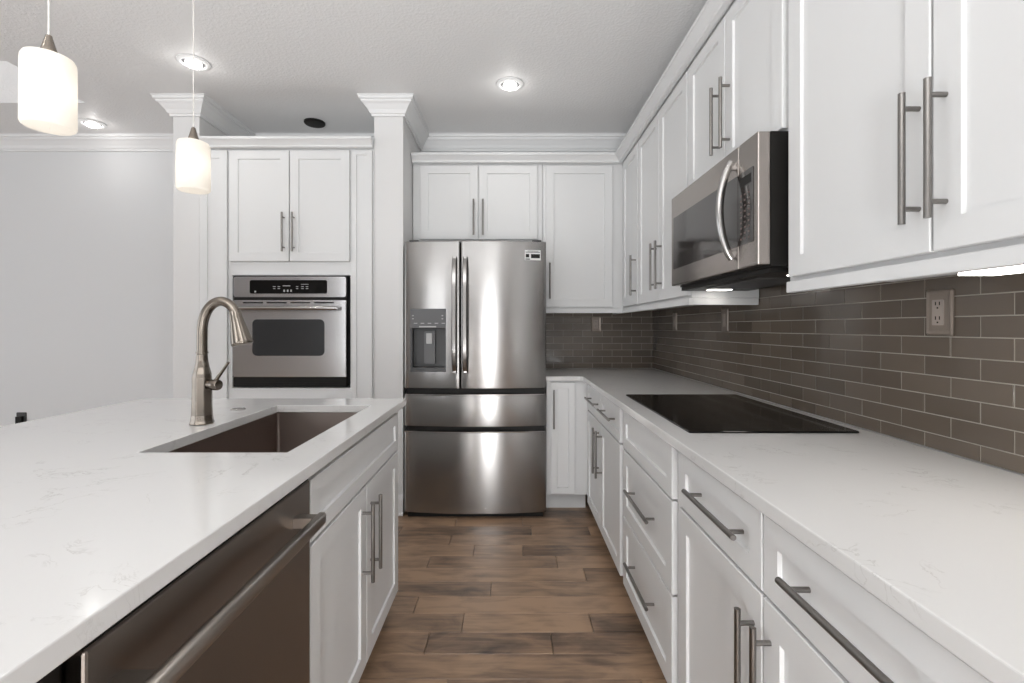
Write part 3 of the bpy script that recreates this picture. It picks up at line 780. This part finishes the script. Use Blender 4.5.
# ------------------------------------------------------------------ microwave
MY = 2.1555
t_ = thing('microwave', 'stainless over-the-range microwave with curved handle under the short wall cabinet', 'microwave', (.766, MY, 0), -PI/2)
MZ0, MZ1 = 1.418, 1.8165
bm = B(); box(bm, .002, .750, .001, WX-.766-.012, MZ0, MZ1); obj('body', bm, M['black'], t_)
bm = B(); box(bm, 0, .6305, -.038, 0, MZ0+.006, MZ1); dr = obj('door', bm, M['steel_warm'], t_, bevel=.004)
bm = B(); box(bm, .6325, .751, -.038, 0, MZ0+.006, MZ1); cp = obj('control_panel', bm, M['steel_warm'], t_, bevel=.004)
bm = B(); rslab(bm, .030, .6300, 1.497, 1.722, -.0395, -.0383, .004); wn = obj('window', bm, M['mwglass'], dr)
bm = B(); rslab(bm, .6335, .727, 1.497, 1.722, -.0395, -.0383, .004); kp = obj('keypad', bm, M['mwglass'], cp)
bm = B()
for i in range(9):
    for j in range(3): box(bm, .648+j*.024, .658+j*.024, -.0400, -.0396, 1.512+i*.017, 1.5175+i*.017)
obj('key_marks', bm, M['keys'], kp)
bm = B(); box(bm, .646, .716, -.0400, -.0396, 1.678, 1.706); obj('clock_display', bm, M['black'], kp)
bm = B(); pts = []
for k in range(21):
    u = k/20; pts.append((.600, -.040-.040*math.sin(PI*min(1, max(0, u)))**.7-.004, 1.462+.312*u))
tube(bm, pts, [.0125]*21, 14, flat=.8, up=(0, 1, 0))
for zz in (1.476, 1.760): box(bm, .592, .608, -.056, -.0375, zz-.010, zz+.010)
obj('handle', bm, M['steel_hi'], dr, smooth=True)
bm = B(); box(bm, .01, .74, .004, .30, MZ0-.016, MZ0-.001); un = obj('vent_base', bm, M['black'], t_)
bm = B()
for k in range(12): box(bm, .16+k*.036, .185+k*.036, .05, .24, MZ0-.0185, MZ0-.0162)
obj('grease_filter', bm, M['dark'], un)
for xx in (.05, .66):
    bm = B(); box(bm, xx, xx+.05, .10, .19, MZ0-.0182, MZ0-.0162); obj('task_light', bm, M['led'], un)

# under-cabinet light
t_ = thing('under_cabinet_light', 'slim lit light bar beneath the nearest right wall cabinet', 'light', (0, 0, 0))
bm = B(); box(bm, .884, .960, .46, .950, 1.3485, 1.371); obj('housing', bm, M['white'], t_)
bm = B(); box(bm, .886, .958, .465, .945, 1.3415, 1.348); obj('diffuser', bm, M['led'], t_)

# ------------------------------------------------------------------ outlets
def outlet(label, loc, rotz, kind='duplex', dark=False):
    t_ = thing('wall_outlet', label, 'outlet', loc, rotz)
    pm = M['plate'] if not dark else M['dark']
    bm = B()
    ring_loft(bm, [[Vector((x, y, z)) for x, z in rrect(-.039+i, .039-i, -.0605+i, .0605-i, .006)] for i, y in ((0, -.0002), (0, -.004), (.004, -.0075), (.012, -.0062))])
    obj('plate', bm, pm, t_)
    bm = B(); rslab(bm, -.0165, .0165, -.0335, .0335, -.0085, -.006, .003); f = obj('receptacle', bm, M['plate_in'] if not dark else M['black'], t_)
    if kind == 'duplex' and not dark:
        for zc in (-.019, .019):
            bm = B(); box(bm, -.007, -.0045, -.0092, -.0086, zc, zc+.009); box(bm, .0045, .007, -.0092, -.0086, zc, zc+.009); box(bm, -.002, .002, -.0092, -.0086, zc-.009, zc-.005); obj('socket', bm, M['black'], f)
    else:
        bm = B(); box(bm, -.012, .012, -.0102, -.0086, -.028, .002) if not dark else box(bm, -.022, .022, -.03, -.0086, -.03, .03)
        obj('switch_rocker' if not dark else 'plug', bm, M['plate_in'] if not dark else M['black'], f)
    return t_
TX = WX-.0075; TY = BY-.0075
outlet('taupe duplex outlet on the right backsplash under the nearest wall cabinet', (TX, 1.251, 1.278), -PI/2)
outlet('taupe switch plate seen edge-on on right backsplash just beyond the cooktop', (TX, 2.50, 1.275), -PI/2, 'switch')
outlet('taupe switch plate seen edge-on on right backsplash near the far corner', (TX, 3.26, 1.275), -PI/2, 'switch')
outlet('taupe outlet on the back wall tile left of the corner', (.678, TY, 1.262), 0)
outlet('dark outlet with black plug low on the pale wall beyond the island', (-3.86, BY-.0005, .505), 0, 'duplex', dark=True)

# ------------------------------------------------------------------ ceiling lights
def downlight(label, x, y, lit=True, power=8, z=None):
    t_ = thing('recessed_light', label, 'ceiling light', (x, y, z or CEIL), 0, None)
    bm = B(); lathe(bm, [(.060, -.002), (.060, -.012), (.066, -.013), (.083, -.006), (.084, -.0005), (.060, -.0005)], 40, cap=False)
    obj('trim_ring', bm, M['trimw'] if lit else M['black'], t_, smooth=True)
    bm = B()
    if lit:
        lathe(bm, [(.0595, -.0006), (.0595, -.004), (.043, -.005), (.002, -.005)], 32); obj('reflector', bm, M['grey'], t_, smooth=True); bm = B()
        lathe(bm, [(.041, -.006), (.0415, -.014), (.038, -.022), (.030, -.027), (.018, -.030), (.002, -.031)], 32); obj('lamp', bm, M['lens'], t_, smooth=True)
        l = bpy.data.lights.new('lamp_light', 'SPOT'); l.energy = power; l.color = (1, .975, .94); l.shadow_soft_size = .03; l.spot_size = math.radians(150); l.spot_blend = 1.0
        o = bpy.data.objects.new('lamp_light', l); COL.objects.link(o); o.parent = t_; o.location = (0, 0, -.04)
        l = bpy.data.lights.new('lamp_spill', 'POINT'); l.energy = 0.45; l.color = (1, .98, .95); l.shadow_soft_size = .02
        o = bpy.data.objects.new('lamp_spill', l); COL.objects.link(o); o.parent = t_; o.location = (0, 0, -.060)
    else:
        lathe(bm, [(.0595, -.0006), (.058, -.008), (.002, -.008)], 32); obj('dark_grille', bm, M['black'], t_, smooth=True)
downlight('lit round recessed ceiling light above the aisle in front of the refrigerator', 0.0, 2.95)
downlight('lit recessed ceiling light above the pendant lamps at upper left', -1.79, 2.705)
downlight('lit recessed ceiling light farthest left close to the pale back wall', -3.07, 3.515, power=1.5)
downlight('added out-of-view recessed ceiling light above the near aisle between island and right counter', 0.05, .95, power=5)  # extra lamp outside the view, added to light the counters
downlight('added out-of-view recessed ceiling light over the near part of the island', -1.79, .7, power=5)  # likewise added out of view, lights the island top
bm = B(); lathe(bm, [(.074, -.0006), (.074, -.010), (.068, -.016), (.045, -.018), (.002, -.018)], 36)
o = obj('ceiling_speaker', bm, M['black'], smooth=True); o.location = (-1.43, 3.50, CEIL); tag(o, 'round black ceiling disc above the oven cabinet', 'ceiling fixture')

# ------------------------------------------------------------------ pendants
def pendant(label, x, y):
    t_ = thing('pendant_lamp', label, 'pendant lamp', (x, y, CEIL))
    z0, z1 = 1.700-CEIL, 1.865-CEIL
    bm = B(); lathe(bm, [(.012, z1+.002), (.036, z1+.001), (.045, z1-.003), (.0485, z1-.010), (.0495, z1-.02), (.0500, z0+.008), (.0485, z0+.003), (.0450, z0), (.002, z0)], 48, cap=False)
    obj('shade', bm, M['opal'], t_, smooth=True)
    bm = B(); lathe(bm, [(.017, z1), (.018, z1+.006), (.014, z1+.018), (.009, z1+.036), (.006, z1+.048), (.003, z1+.05)], 24, ribs=0); obj('cap', bm, M['faucet'], t_, smooth=True)
    bm = B(); tube(bm, [(0, 0, z1+.045), (0, 0, -.02)], .0022, 8); obj('cord', bm, M['cord'], t_, smooth=True)
    bm = B(); lathe(bm, [(.06, -.0006), (.06, -.012), (.045, -.022), (.006, -.026)], 32); obj('canopy', bm, M['faucet'], t_, smooth=True)
    l = bpy.data.lights.new('bulb', 'POINT'); l.energy = 0.09; l.color = (1, .93, .82); l.shadow_soft_size = .02
    o = bpy.data.objects.new('bulb', l); COL.objects.link(o); o.parent = t_; o.location = (0, 0, (z0+z1)/2)
pendant('larger-looking nearer white cylinder pendant lamp at upper left over the island', -1.066, 1.105)
pendant('white cylinder pendant lamp farther along the island, in front of the oven cabinet', -1.07, 1.616)
